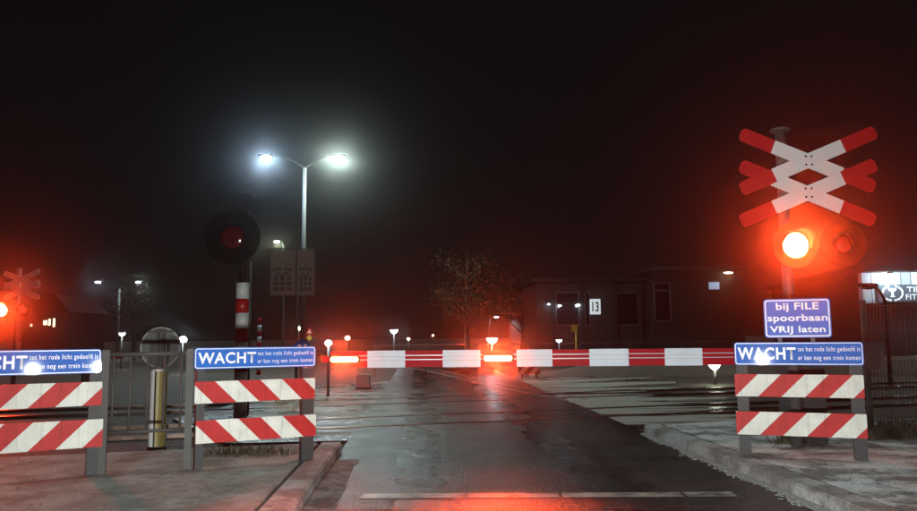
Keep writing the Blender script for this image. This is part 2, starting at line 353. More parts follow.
tag(mb.build('crossing_apron', wet_mat('apron_left', (.012, .011, .010), (.05, .045, .04), .16, .42, ((.42, .41, .35), .53), RAIL_ANG)), kind='structure')
# the road
def band(y0, y1, l, r, z, n=1):
    pts = []
    a0, b0 = along(LE, y0), along(RE, y0); a1, b1 = along(LE, y1), along(RE, y1)
    return [a0 + RN * l, b0 + RN * r, b1 + RN * r, a1 + RN * l]
mb = MB(); q = band(-8, 34, -.02, .02, 0); mb.face([(p.x, p.y, 0) for p in q])
tag(mb.build('road', wet_mat('road_asphalt', (.005, .0047, .0042), (.040, .038, .034), .28, .42, tracks=True)), kind='structure')
mb = MB()
lane = [(34, 0), (48, -1.5), (62, -5.5), (80, -13), (110, -30)]
for i in range(len(lane) - 1):
    (ya, oa), (yb, ob) = lane[i], lane[i + 1]
    a0, b0, a1, b1 = along(LE, ya), along(RE, ya), along(LE, yb), along(RE, yb)
    mb.face([(a0.x + oa - .02, ya, .0), (b0.x + oa + .02, ya, .0), (b1.x + ob + .02, yb, 0), (a1.x + ob - .02, yb, 0)])
tag(mb.build('road', bpy.data.materials['road_asphalt']), kind='structure')
# stop line, worn
def worn_mat():
    m, nt, b = new_mat('worn_paint'); L = nt.links.new
    tc = nd(nt, 'ShaderNodeTexCoord'); n1 = nd(nt, 'ShaderNodeTexNoise', i_Scale=3.0, i_Detail=8.0, i_Roughness=.75); L(tc.outputs['Object'], n1.inputs[0])
    cr = nd(nt, 'ShaderNodeMapRange'); cr.inputs['From Min'].default_value = .38; cr.inputs['From Max'].default_value = .6; L(n1.outputs[0], cr.inputs['Value'])
    mx = nd(nt, 'ShaderNodeMix', data_type='RGBA'); mx.inputs[6].default_value = (.05, .046, .042, 1); mx.inputs[7].default_value = (.42, .40, .36, 1); L(cr.outputs[0], mx.inputs[0])
    L(mx.outputs[2], b.inputs['Base Color']); b.inputs['Roughness'].default_value = .45
    return m
mb = MB(); A, B = gnd(360, 499), gnd(738, 497)
for a, b_ in ((0, .28), (.285, .53), (.54, .86), (.87, 1)):
    p, q = A.lerp(B, a), A.lerp(B, b_); mb.face([(p.x, p.y, .004), (q.x, q.y, .004), (q.x + .004, q.y + .20, .004), (p.x + .004, p.y + .20, .004)])
tag(mb.build('road_marking', worn_mat()), kind='structure')
mb = MB()                                                         # pale edge line following the far lane
edge = [gnd(*p) for p in ((402, 367.5), (425, 371), (445, 375.5), (470, 381.5), (500, 388), (530, 394), (562, 400))]
for sh, wd in ((0, .10), (.55, .07)):
    for i in range(len(edge) - 1):
        p, q = edge[i], edge[i + 1]; n = Vector((-(q - p).y, (q - p).x, 0)).normalized()
        mb.face([tuple(p + n * sh + Vector((0, 0, .006))), tuple(q + n * sh + Vector((0, 0, .006))), tuple(q + n * (sh + wd) + Vector((0, 0, .006))), tuple(p + n * (sh + wd) + Vector((0, 0, .006)))])
tag(mb.build('road_marking', bpy.data.materials['worn_paint']), kind='structure')
# rails let into the crossing
rd = Vector((math.cos(RAIL_ANG), math.sin(RAIL_ANG), 0)); rn = Vector((-rd.y, rd.x, 0))
for dist in (12.7, 14.2, 17.0, 18.5):
    c0 = Vector((-.4, dist, 0)); t = MB()
    for off, wd, z1 in ((0, .07, .012), (.12, .03, .008)):
        p = c0 + rn * off
        e = [p - rd * 45 - rn * wd / 2, p + rd * 60 - rn * wd / 2, p + rd * 60 + rn * wd / 2, p - rd * 45 + rn * wd / 2]
        t.slab([(v.x, v.y) for v in e], -.04, z1)
    tag(t.build('railway_rail', M['steel']), kind='structure')

# pavements with kerbs
PZ = .12
pl = pave_mat('pavement_left_paving', (.18, .184, .163), (.46, .48, .44), .6)
pr = pave_mat('pavement_right_paving', (.17, .175, .165), (.80, .85, .85), 1.0)
kerbm = pave_mat('kerb_stone', (.19, .19, .175), (.58, .61, .60), .75)
KW = .30
lk, rk = along(LE, 9.7), along(RE, 11.3)
a = along(lk, -6) - RN * KW; b_ = lk - RN * KW
mb = MB(); mb.slab([(a.x, a.y), (b_.x, b_.y), (b_.x - 1.2, 9.35), (-5, 8.75), (-30, 3.0), (-30, -6)], -.04, PZ - .008)
tag(mb.build('pavement', pl), kind='structure')
c_ = along(rk, -6) + RN * KW; d_ = rk + RN * KW
mb = MB(); mb.slab([(d_.x, d_.y), (c_.x, c_.y), (30, -6), (30, 12.2), (7.5, 12.0), (4.4, 11.9)], -.04, PZ - .008)
tag(mb.build('pavement', pr), kind='structure')
for (e, sgn, yend) in ((LE, -1, 9.7), (RE, 1, 11.3)):
    mb = MB(); y = yend
    while y > -5:
        y0 = y - 1.0
        p, q = along(e, y0 + .003), along(e, y); o = RN * sgn * .006; wv = RN * sgn * (KW - .046)
        j = [random.uniform(-.004, .004) for _ in range(3)]
        mb.slab([((p + o).x + j[0], (p + o).y), ((q + o).x + j[0], (q + o).y), ((q + o + wv).x, (q + o + wv).y), ((p + o + wv).x, (p + o + wv).y)], -.04, PZ)
        y = y0
    bmesh.ops.bevel(mb.bm, geom=[ed for ed in mb.bm.edges if all(v.co.z > .05 for v in ed.verts) and abs(ed.verts[0].co.y - ed.verts[1].co.y) > .5], offset=.015, segments=2, affect='EDGES')
    tag(mb.build('kerb', kerbm), kind='structure')
# brick gutter at the foot of the left kerb
mb = MB(); y = 9.0; L1 = []; L2 = []
while y > 1:
    p = along(LE, y); L1.append(p + RN * .006); L2.append(p + RN * (.26 + random.uniform(-.03, .03))); y -= .12
for i in range(len(L1) - 1): mb.face([(L1[i].x, L1[i].y, .012), (L2[i].x, L2[i].y, .005), (L2[i + 1].x, L2[i + 1].y, .005), (L1[i + 1].x, L1[i + 1].y, .012)])
tag(mb.build('gutter', pave_mat('gutter_grit', (.05, .047, .042), (.30, .31, .29), .7)), kind='structure')
# frozen slush along the foot of the right kerb
mb = MB(); y = 11.2
while y > 3:
    p = along(RE, y) - RN * (random.gauss(.045, .04) + .03 * math.sin(y * 5)) ; s_ = random.uniform(.004, .016) * (1.6 if random.random() < .1 else 1)
    r = bmesh.ops.create_icosphere(mb.bm, subdivisions=1, radius=1)
    ph = [random.uniform(0, 6) for _ in range(3)]
    for v in r['verts']:
        k = 1 + .3 * math.sin(5 * v.co.x + ph[0]) * math.sin(6 * v.co.y + ph[1]) + .2 * math.sin(7 * v.co.z + ph[2])
        v.co = Vector((p.x + v.co.x * s_ * 1.2 * k, p.y + v.co.y * s_ * 1.9 * k, .004 + max(-.02, v.co.z * s_ * .5 * k)))
    y -= random.uniform(.001, .008)
fm_ = mb.bm; y = 11.2
while y > 3:
    y2 = y - .06; p, q = along(RE, y), along(RE, y2); w0, w1 = [.10 + .025 * math.sin(v * 4.3) + .012 * math.sin(v * 17) for v in (y, y2)]
    mb.face([tuple(p - RN * w0 + Vector((0, 0, .005))), tuple(p + Vector((0, 0, .012))), tuple(q + Vector((0, 0, .012))), tuple(q - RN * w1 + Vector((0, 0, .005)))]); y = y2
tag(mb.build('slush', M['frost']), 'crusty frozen slush lying along the foot of the right kerb', 'slush', kind='stuff')
# fallen leaves and grit on the pavements
mb = MB()
for k in range(190):
    if k % 3: p = Vector((random.uniform(-6.2, -1.9), random.uniform(5.4, 8.6), PZ))
    else: p = Vector((random.uniform(3.1, 6.6), random.uniform(6.0, 11), PZ))
    s_ = random.uniform(.005, .018) * (1 if random.random() < .9 else 1.8); a = random.uniform(0, 6.3); u = Vector((math.cos(a), math.sin(a), random.uniform(-.1, .3))) * s_; v = Vector((-math.sin(a), math.cos(a), random.uniform(0, .5))) * s_ * .55
    mb.face([tuple(p - u), tuple(p + v * .8 + Vector((0, 0, .004))), tuple(p + u + Vector((0, 0, .006))), tuple(p - v)])
tag(mb.build('leaf_litter', M['litter']), 'dark dead leaves and grit scattered over the pavements', 'litter', kind='stuff')

# ------------------------------------------------------------------ barricades and their signs
def barricade(fr, pxl, pxr, boards, posts, slant, phase, label, ytop, zbase):
    """boards: (top left y, bottom left y) in the photo ; posts: x of each post"""
    t = thing('barricade', label, 'barricade', (fr.A.x, fr.A.y, zbase), fr.ang, 'striped barricades before the railway crossing')
    for (yt, yb, xl, xr, ph) in boards:
        u0, z0 = fr.hit(xl, yb); u1, _ = fr.hit(xr, yb); _, z1 = fr.hit(xl, yt)
        mb = MB(); mb.box(0, u1 - u0, -.028, 0, 0, z1 - z0, .004)
        for (pa, pb) in posts:
            ub = (fr.hit(pa, yb)[0] + fr.hit(pb, yb)[0]) / 2 - u0
            for fz in (.27, .73): mb.tube([(ub, -.034, (z1 - z0) * fz), (ub, -.0285, (z1 - z0) * fz)], .011, 10)
        mb.build('striped_board', stripe_mat('stripes', slant, .46, phase(fr, yb, u0) if callable(phase) else phase), t, (u0, 0, z0))
    for px0, px1 in posts:
        u0, _ = fr.hit(px0, 420); u1, _ = fr.hit(px1, 420); _, zt = fr.hit(px0, ytop)
        MB().box(u0, u1, .004, .10, -.06, zt, .006).build('post', M['darkpost'], t)
    return t
def wacht_sign(fr, x_left_u, x_right_u, z0, z1, zbase, label, off=.0):
    t = thing('text_sign', label, 'sign', Vector((fr.A.x, fr.A.y, zbase + z0)) + fr.d * x_left_u, fr.ang, 'blue stop notices over the barricades')
    W, Hh = x_right_u - x_left_u, z1 - z0
    MB().prism(rrect(0, W, 0, Hh, .03), -.030, -.004).build('panel', M['blue'], t)
    mb = MB(); ring_mesh(mb, rrect(.008, W - .008, .008, Hh - .008, .025), rrect(.016, W - .016, .016, Hh - .016, .019), -.0325, -.0302); mb.build('border', M['letter'], t)
    text('WACHT', .035, W * .49, Hh * .24, Hh * .78, -.0325, M['letter'], t, bold=.026, space=1.10)
    text('tot het rode licht gedoofd is', W * .505, W * .975, Hh * .54, Hh * .80, -.0325, M['letter'], t, bold=.006, space=1.16)
    text('er kan nog een trein komen', W * .505, W * .975, Hh * .17, Hh * .43, -.0325, M['letter'], t, bold=.006, space=1.16)
    return t
def fr_px(pa, Da, pb, Db, z=PZ):
    A, B = at(pa, 400, Da), at(pb, 400, Db); return Frame((A.x, A.y), (B.x, B.y), z)
# middle barricade (left of the lane)
fm = fr_px(193, 7.75, 315, 8.36)
barricade(fm, 193, 315, [(382, 404, 194, 314, 0), (421, 444, 195, 315, 0)], [(196, 204), (302, 314)], 1.0, .1, 'red and white barricade with stripes leaning left, between railing and lane', 368, PZ)
u0, z0 = fm.hit(193.5, 369.5); u1, _ = fm.hit(314.5, 369.5); _, z1 = fm.hit(193.5, 348)
wacht_sign(fm, u0, u1, z0, z1, PZ, 'blue WACHT sign above the barricade beside the grey railing, wholly in view')
# far left barricade, cut by the frame
fl = fr_px(-52, 6.93, 102, 7.55)
barricade(fl, -52, 102, [(386.5, 412, -50, 101, 0), (427, 457, -50, 101.5, 0)], [(-46, -35), (88, 100)], -1.0, lambda f, yb, u: -(f.hit(54.8, yb)[0] - u) / .46 if yb < 430 else -(f.hit(54.8, yb)[0] - u) / .46, 'red and white barricade cut off by the left edge of the photo', 374, PZ)
u0, z0 = fl.hit(-51, 377); u1, _ = fl.hit(100.5, 373); _, z1 = fl.hit(100.5, 349)
_, z0 = fl.hit(100.5, 373)
wacht_sign(fl, u0, u1, z0, z1, PZ, 'blue sign over the leftmost barricade, only its end HT in the picture')
# right barricade
frr = fr_px(735, 8.42, 866, 7.96)
barricade(frr, 735, 866, [(374, 396, 735.5, 864.5, 0), (411, 434, 737, 867.5, 0)], [(738.5, 750), (852.5, 866)], -1.0, 0.0, 'red and white barricade on the right pavement under the red light', 364, PZ)
u0, z0 = frr.hit(735, 365); u1, _ = frr.hit(864, 365); _, z1 = frr.hit(735, 342.5)
wacht_sign(frr, u0, u1, z0, z1, PZ, 'blue WACHT sign on the right barricade, below the square blue sign')
# the traffic jam sign above it
u0, z0 = frr.hit(765, 338); u1, z1 = frr.hit(829.5, 298)
t = thing('text_sign', 'square blue sign reading bij FILE spoorbaan VRIJ laten below the red light', 'sign', Vector((frr.A.x, frr.A.y, PZ + z0)) + frr.d * u0, frr.ang)
W, Hh = u1 - u0, z1 - z0
MB().prism(rrect(0, W, 0, Hh, .035), -.030, -.004).build('panel', M['blue2'], t)
mb = MB(); ring_mesh(mb, rrect(.012, W - .012, .012, Hh - .012, .028), rrect(.024, W - .024, .024, Hh - .024, .02), -.0325, -.0302); mb.build('border', M['letter'], t)
text('bij FILE', W * .19, W * .83, Hh * .66, Hh * .90, -.0325, M['letter'], t, bold=.02, space=1.05)
text('spoorbaan', W * .055, W * .95, Hh * .37, Hh * .60, -.0325, M['letter'], t, bold=.02, space=1.05)
text('VRIJ laten', W * .08, W * .91, Hh * .085, Hh * .30, -.0325, M['letter'], t, bold=.02, space=1.05)
for px in (780, 813):
    u, _ = frr.hit(px, 340); MB().box(u - u0 - .022, u - u0 + .022, .0, .03, -.20, Hh * .8, .004).build('bracket', M['galv'], t)

# railing between the two left barricades
fg = fr_px(104, 7.58, 189, 7.82)
t = thing('railing', 'grey metal railing with upright bars between the two left barricades', 'railing', (fg.A.x, fg.A.y, PZ), fg.ang)
def gu(px, py=400): return fg.hit(px, py)[0]
ztop = fg.hit(150, 354)[1]; zlow = fg.hit(150, 431)[1]
for px in (104.5, 189):
    MB().box(gu(px) - .036, gu(px) + .036, -.036, .036, -.06, ztop + .045, .005).build('post', M['galv'], t)
MB().tube([(gu(107.5), 0, ztop), (gu(186), 0, ztop)], .022).build('top_rail', M['rail'], t)
MB().tube([(gu(107.5), 0, zlow), (gu(186), 0, zlow)], .018).build('bottom_rail', M['rail'], t)
for px in (112.5, 129.5, 147, 163.5, 180.5):
    MB().tube([(gu(px), 0, zlow - .0), (gu(px), 0, ztop)], .0125, 8).build('bar', M['rail'], t)

# ------------------------------------------------------------------ the barrier
bA, bB = at(322, 359, 9.35), at(736, 355.4, 9.15)
fb = Frame((bA.x, bA.y), (bB.x, bB.y), 0)
zc = (fb.hit(322, 359.3)[1] + fb.hit(700, 357)[1]) / 2
endz = PZ
UL, UR = fb.hit(331, 358)[0], fb.hit(735, 356)[0]
piv = UR + .75
tb = thing('level_crossing_barrier', 'lowered red and white barrier boom with two glowing red lamps across the lane', 'barrier', Vector((fb.A.x, fb.A.y, 0)) + fb.d * piv, fb.ang)
X = lambda u: u - piv
mb = MB(); hh = .098
mb.use(M['boomred']).box(X(UL), X(UR) + .55, -.035, .035, zc - hh, zc + hh, .012)
mb.use(M['boomred']).box(X(UL) - .10, X(UL), -.02, .02, zc - .035, zc + .035, .008)
mb.use(M['rib'])
for dz in (-.008, .042): mb.box(X(UL) + .02, X(UR) + .5, -.0415, -.036, zc + dz - .006, zc + dz + .006)
mb.use(M['boomwhite'])
for a, b_ in ((368, 405.5), (443, 480.5), (516.5, 552), (589, 628), (664, 701.5)):
    ua, ub = fb.hit(a, 358)[0], fb.hit(b_, 358)[0]
    for z0, z1 in ((zc - hh - .004, zc - .020), (zc - .018, zc + .028), (zc + .030, zc + hh + .004)):
        mb.box(X(ua), X(ub), -.046, -.0425, z0, z1, .001)
mb.build('boom', None, tb)
for px in (345.5, 498):
    u = X(fb.hit(px, 357)[0])
    h_ = MB().box(u - .19, u + .19, -.062, -.036, zc - .055, zc + .055, .012).build('boom_lamp', M['black'], tb)
    mb = MB(); mb.prism(rrect(u - .165, u + .165, zc - .030, zc + .030, .029, 6), -.085, -.0625)
    mb.build('lens', M['boom_on'], h_)
    beam(h_, (u, -.12, zc), 1000 if px < 400 else 2200, (1, .065, .014), .03, 104 if px < 400 else 116, 26)
# pivot housing, counterweight arms
u = .12
MB().box(u - .20, u + .22, .10, .52, PZ - .03, zc + .13, .02).build('drive_cabinet', M['darkpost'], tb)
MB().box(X(UR) + .5, u + .62, .02, .07, zc - .05, zc + .05, .006).build('counterweight_arm', M['darkpost'], tb)
MB().box(u + .55, u + .85, -.06, .09, zc - .16, zc + .16, .01).build('counterweight', M['darkpost'], tb)

# ------------------------------------------------------------------ warning lights
def lamp_head(parent, x, y, z, on, disc=.26, r=.105, power=0, hood=True):
    h_ = MB().tube([(x, y, z), (x, y + .025, z)], disc, 40).build('back_plate', M['backplate'], parent)
    MB().tube([(x, y + .026, z), (x, y + .15, z)], [r * 1.15, r * .9], 20).build('lamp_housing', M['black'], h_)
    mb = MB()                                                     # visor: a half tube over the lens
    n = 18; rr = r * 1.16
    for k in range(n):
        a0, a1 = R(-10 + 200 * k / n), R(-10 + 200 * (k + 1) / n)
        f = lambda a, d, q: (x + q * math.cos(a), y - d, z + q * math.sin(a))
        d0, d1 = .05 + .15 * max(0, math.sin(a0)), .05 + .15 * max(0, math.sin(a1))
        mb.face([f(a0, 0, rr), f(a1, 0, rr), f(a1, d1, rr), f(a0, d0, rr)])
        mb.face([f(a0, 0, rr * 1.04), f(a0, d0, rr * 1.04), f(a1, d1, rr * 1.04), f(a1, 0, rr * 1.04)])
        mb.face([f(a0, d0, rr), f(a1, d1, rr), f(a1, d1, rr * 1.04), f(a0, d0, rr * 1.04)])
    mb.build('visor', M['black'], h_)
    lens = MB().ball((x, y - .004, z), r, .055, r).build('lens', M['lens_on'] if on == 1 else M['lens_dim'] if on == 2 else M['lens_off'], h_)
    if on == 2: lens['label'] = 'dim red lens'
    elif on: lens['label'] = 'lit red lens'
    else: lens['label'] = 'unlit dark red lens'
    if power: beam(h_, (x, y - .075, z), power, (1, .06, .012), .1, 100, 10)
    return h_
def cross_arm(parent, p, q, y, wd, front, back=False):
    """one arm of the double St Andrew's cross, between centre line ends p and q (x, z)"""
    p, q = Vector(p), Vector(q); d = (q - p).normalized(); n = Vector((-d.y, d.x)); L_ = (q - p).length; mb = MB()
    def part(a, b_, m, ch0, ch1):
        h = wd / 2; c = wd * .22; o = []
        if ch0: o += [p + d * a + n * (h - c), p + d * a - n * (h - c), p + d * (a + c) - n * h]
        else: o += [p + d * a + n * h, p + d * a - n * h]
        if ch1: o += [p + d * (b_ - c) - n * h, p + d * b_ - n * (h - c), p + d * b_ + n * (h - c), p + d * (b_ - c) + n * h]
        else: o += [p + d * b_ - n * h, p + d * b_ + n * h]
        if ch0: o += [p + d * (a + c) + n * h]
        mb.use(m).prism([(v.x, v.y) for v in o], y, y + .012)
    if back: part(0, L_, M['crossback'], 1, 1)
    else:
        part(0, L_ * .245, M['red'], 1, 0); part(L_ * .245, L_ * .755, M['white'], 0, 0); part(L_ * .755, L_, M['red'], 0, 1)
        for a in (-1, 1):
            for b2 in (-1, 1):
                if front: c = (p + q) / 2 + Vector((a * .034, b2 * .05)); mb.use(M['black']).tube([(c.x, y - .006, c.y), (c.x, y - .0005, c.y)], .0125, 10)
    return mb.build('cross_arm', None, parent)
# right hand signal
DS = 8.9
fs = flat(DS, 793); fs = Frame((fs.A.x, fs.A.y), (fs.A.x + 1, fs.A.y + .0), PZ)
sx = lambda px, py, off=0: fs.hit(px, py, off)
ts = thing('warning_light', 'tall warning light with double red and white cross and blazing left lamp', 'warning light', (fs.A.x, fs.A.y, PZ), 0, 'flashing warning lights of the crossing')
zt = sx(793, 129)[1]
mb = MB(); mb.use(M['galv']).tube([(0, .10, -.05), (0, .10, zt)], .065, 16); mb.use(M['galv']).tube([(0, .10, zt), (0, .10, zt + .03)], [.12, .10], 16)
mb.build('post', None, ts)
for (a, b_, front) in (((746 - 5, 133), (871 + 5, 187), 0), ((746 - 5, 189.5), (871 + 5, 131.5), 1), ((746 - 5, 165), (872 + 4, 220.5), 0), ((745 - 4, 221.5), (872 + 4, 164), 1)):
    cross_arm(ts, sx(*a, .12), sx(*b_, .12), -.12 if front else -.10, .165, front)
xa, za = sx(808.5, 161); xb, zb = sx(808.5, 193)
MB().box(-.06, xa + .06, -.085, .035, za - .03, za + .03, .004).box(-.06, xa + .06, -.085, .035, zb - .03, zb + .03, .004).build('cross_bracket', M['galv'], ts)
xl, zl = sx(795, 245.5); xr, zr = sx(843.5, 244)
MB().box(-.05, xr + .05, .03, .08, zl - .03, zl + .03, .004).build('lamp_arm', M['black'], ts)
lamp_head(ts, xl, -.01, zl, 1, .27, .15, 7500); lamp_head(ts, xr, -.01, zr, 0, .27, .115)
# signal left of the lane
DL = 13.6
f2 = flat(DL, 242.5); f2 = Frame((f2.A.x, f2.A.y), (f2.A.x + 1, f2.A.y + .0), 0)
tl = thing('warning_light', 'unlit warning light on a red and white banded post, left of the lane', 'warning light', (f2.A.x, f2.A.y, 0), 0, 'flashing warning lights of the crossing')
sy = lambda px, py: f2.hit(px, py)
zz = lambda py: sy(242.5, py)[1]
mb = MB(); bands = [(283, 299, 'white'), (299, 313, 'red'), (313, 328.5, 'white'), (328.5, 342, 'red'), (342, 357, 'white'), (357, 372, 'red'), (372, 387, 'white'), (387, 402, 'red'), (402, 418, 'white')]
for a, b_, c in bands: mb.use(M[c]).tube([(0, 0, zz(b_)), (0, 0, zz(a))], .115, 20)
mb.use(M['black']).tube([(0, 0, zz(283)), (0, 0, zz(212))], .07, 16)
mb.build('post', None, tl)
ux = sy(250.5, 300)[0]; MB().tube([(ux, -.02, zz(416)), (ux, -.02, zz(262))], .022, 8).build('cable_pipe', M['galv'], tl)
x0, z0 = sy(225.5, 212); x1, z1 = sy(252.5, 195); MB().box(x0, x1, -.14, .16, z0, z1, .03).box(x0 + .06, x0 + .2, -.152, -.14, z0 + .02, z0 + .07).build('bell_box', M['black'], tl)
x0, z0 = sy(234.5, 238); lamp_head(tl, x0, -.13, z0, 0, .50, .215)
# far left signal, seen from behind its cross
f3 = flat(21, 14); f3 = Frame((f3.A.x, f3.A.y), (f3.A.x + 1, f3.A.y), 0)
tf = thing('warning_light', 'distant warning light with bare grey cross at the left edge', 'warning light', (f3.A.x, f3.A.y, 0), 0, 'flashing warning lights of the crossing')
q3 = lambda px, py: f3.hit(px, py)
MB().tube([(.06, .07, -.05), (.06, .07, q3(14, 268)[1])], .06, 12).build('post', M['galv'], tf)
for (a, b_) in (((4, 273), (40, 287)), ((4, 288), (40, 271)), ((4, 284), (40, 298)), ((4, 299), (40, 282))): cross_arm(tf, q3(*a), q3(*b_), -.02 - .014 * (a[1] > b_[1]), .15, 0, True)
x0, z0 = q3(2, 310); lamp_head(tf, x0, -.05, z0, 1, .2, .18, 7500)
x1, z1 = q3(24, 309.5); lamp_head(tf, x1, -.05, z1, 2, .2, .10)
MB().box(x0, x1, .0, .04, z0 - .03, z0 + .03).build('lamp_arm', M['black'], tf)

# ------------------------------------------------------------------ round sign and island bollard behind the railing
D = 9.9
f4 = flat(D, 161.5); f4 = Frame((f4.A.x, f4.A.y), (f4.A.x + 1, f4.A.y), 0); q4 = lambda px, py: f4.hit(px, py)
t = thing('traffic_bollard', 'yellow and white traffic bollard carrying a round sign seen from behind', 'bollard', (f4.A.x, f4.A.y, 0))
zb0, zb1 = q4(161, 446)[1], q4(161, 371)[1]
mb = MB()
for (a0, a1, m) in ((95, 264, M['bollw']), (264, 276, M['darkpost']), (276, 455, M['bolly'])):
    mb.use(m); n = 10; rr = .105
    for k in range(n):
        b0, b1 = R(a0 + (a1 - a0) * k / n), R(a0 + (a1 - a0) * (k + 1) / n)
        f = mb.face([(rr * math.cos(b0), rr * math.sin(b0), zb0), (rr * math.cos(b1), rr * math.sin(b1), zb0), (rr * math.cos(b1), rr * math.sin(b1), zb1), (rr * math.cos(b0), rr * math.sin(b0), zb1)]); f.smooth = True
mb.use(M['bollw']).tube([(0, 0, zb1), (0, 0, zb1 + .03)], [.105, .07], 20)
mb.use(M['darkpost']).tube([(0, 0, -.05), (0, 0, zb0)], .12, 16)
mb.build('column', None, t)
cz = q4(161, 347.5)[1]; rr = (q4(161, 327)[1] - q4(161, 368)[1]) / 2
MB().tube([(0, .03, cz), (0, .045, cz)], rr, 40).build('sign_disc', M['signback'], t)
mb = MB(); n_ = 40; ring_mesh(mb, [(rr * math.cos(2 * math.pi * k / n_), cz + rr * math.sin(2 * math.pi * k / n_)) for k in range(n_)], [((rr - .018) * math.cos(2 * math.pi * k / n_), cz + (rr - .018) * math.sin(2 * math.pi * k / n_)) for k in range(n_)], .012, .0285); mb.build('rim', M['grey'], t)
mb = MB(); mb.box(-.05, -.012, -.012, .028, zb1 + .03, cz + rr * .92).box(.02, .058, -.012, .028, zb1 + .03, cz + rr * .92); mb.build('sign_post', M['galv'], t)
MB().box(-.16, .18, -.02, -.0125, cz + rr * .72, cz + rr * .84).build('clamp', M['galv'], t)

# ------------------------------------------------------------------ street lamps
def double_lamp(label, px, D, y_lamp, xl, xr, y_fork, wl, wr, rpole, group):
    f = flat(D, px); q = lambda a, b_: Frame((f.A.x, f.A.y), (f.A.x + 1, f.A.y), 0).hit(a, b_)
    t = thing('street_lamp', label, 'street lamp', (f.A.x, f.A.y, 0), 0, group)
    zf = q(px, y_fork)[1]
    MB().tube([(0, 0, -.05), (0, 0, zf * .45), (0, 0, zf)], [rpole * 1.25, rpole, rpole * .85], 12).build('pole', M['galv'], t)
    for (xx, mm, ww, col) in ((xl, M['led_b'], wl, (.55, .78, 1)), (xr, M['led_w'], wr, (.78, 1, .90))):
        x, z = q(xx, y_lamp); sg = 1 if x > 0 else -1
        pts = []
        for k in range(11):
            a = k / 10; pts.append((x * .80 * a, 0, zf + (z + .09 - zf) * math.sin(a * math.pi / 2)))
        MB().tube(pts, [rpole * .5 * (1 - .4 * k / 10) for k in range(11)], 8).build('arm', M['galv'], t)
        h = MB(); h.use(M['black']).box(x - .32, x + .32, -.12, .12, z + .07, z + .15, .03); h.build('lamp_head', None, t)
        hh_ = bpy.data.objects[C.objects[-1].name]
        MB().ball((x, 0, z + .03), .20, .11, .06).build('lens', mm, hh_)
        down_light(hh_, (x, 0, z - .10), ww, col, .06)
    return t
G = 'street lamps around the crossing'
double_lamp('tall street lamp with two curved arms and bright white heads', 303, 30, 158, 266, 338.5, 168, 1350, 1750, .085, G)
double_lamp('distant two headed street lamp beyond the railing', 119, 62, 282.5, 98, 138, 289, 300, 400, .10, G)
def post_lamp(label, px, py, D, r, m, watts, col, name='post_lamp', shape='mushroom', pole_r=.035):
    g = at(px, py, D); t = thing(name, label, 'lamp', (g.x, g.y, 0), 0, 'small lamps far beyond the barrier')
    z = g.z
    MB().tube([(0, 0, -.05), (0, 0, z - r * .6)], pole_r, 8).build('pole', M['galv'], t)
    if shape == 'mushroom':
        h = MB(); h.tube([(0, 0, z - r * .55), (0, 0, z - r * .1), (0, 0, z + r * .35)], [r * .18, r * .75, r], 16); hd = h.build('lamp_head', m, t)
        c = MB(); c.tube([(0, 0, z + r * .36), (0, 0, z + r * .42), (0, 0, z + r * .62)], [r * 1.12, r * 1.1, r * .4], 16); c.build('cap', M['black'], t)
    else:
        h = MB(); h.ball((0, 0, z), r, r, r * .8, 14, 8); hd = h.build('lamp_head', m, t)
        MB().tube([(0, 0, z + r * .8), (0, 0, z + r * 1.05)], [r * .7, r * .3], 12).build('cap', M['black'], t)
    if watts: lamp(hd, (0, -r * 1.15, z), watts, col, .04)
    return t
cool, warm = (.82, .92, 1), (1, .85, .62)
post_lamp('mushroom shaped white lamp above the first white stripe of the barrier', 394, 331.5, 38, .20, M['led_cool'], 25, cool)
post_lamp('mushroom lamp shining just above the glowing middle boom lamp', 492, 340.5, 30, .22, M['led_cool'], 12, cool)
post_lamp('round violet white lamp on a low post beside the barrier tip', 328.5, 343, 19, .085, M['led_cool'], 14, (.9, .88, 1), shape='ball')
post_lamp('small warm lamp just above the glowing boom lamp at the tip', 347.5, 338, 46, .15, M['led_warm'], 5, warm, shape='ball')
post_lamp('bright cool white lamp next to the round sign behind the railing', 183, 339.5, 34, .17, M['led_cool'], 40, cool, shape='ball')
post_lamp('mushroom lamp on a thin post above the railing, left of the round sign', 122, 334.5, 40, .17, M['led_cool'], 18, cool)
post_lamp('small low lamp in front of the dark building, left of the yellow sign', 559, 341, 42, .16, M['led_cool'], 6, cool)
post_lamp('tiny lamp in front of the dark building, right of the number 13', 612.5, 335.5, 50, .10, M['led_warm'], 3, warm, shape='ball')
post_lamp('faint lamp above the blue WACHT sign near the advertising board', 298.5, 328.5, 48, .13, M['led_green'], 4, (.9, 1, .8), shape='ball')
post_lamp('tiny lamp far off to the right of the mushroom lamp', 408.5, 339, 60, .12, M['led_warm'], 2, warm, shape='ball')
post_lamp('faint pinpoint lamp half way between the two boom lamps', 433, 335.5, 70, .09, M['led_warm'], 0, warm, shape='ball')
post_lamp('low white lamp beneath the right end of the boom', 714.5, 367, 23, .17, M['led_green'], 9, (.95, 1, .85), name='low_lamp')
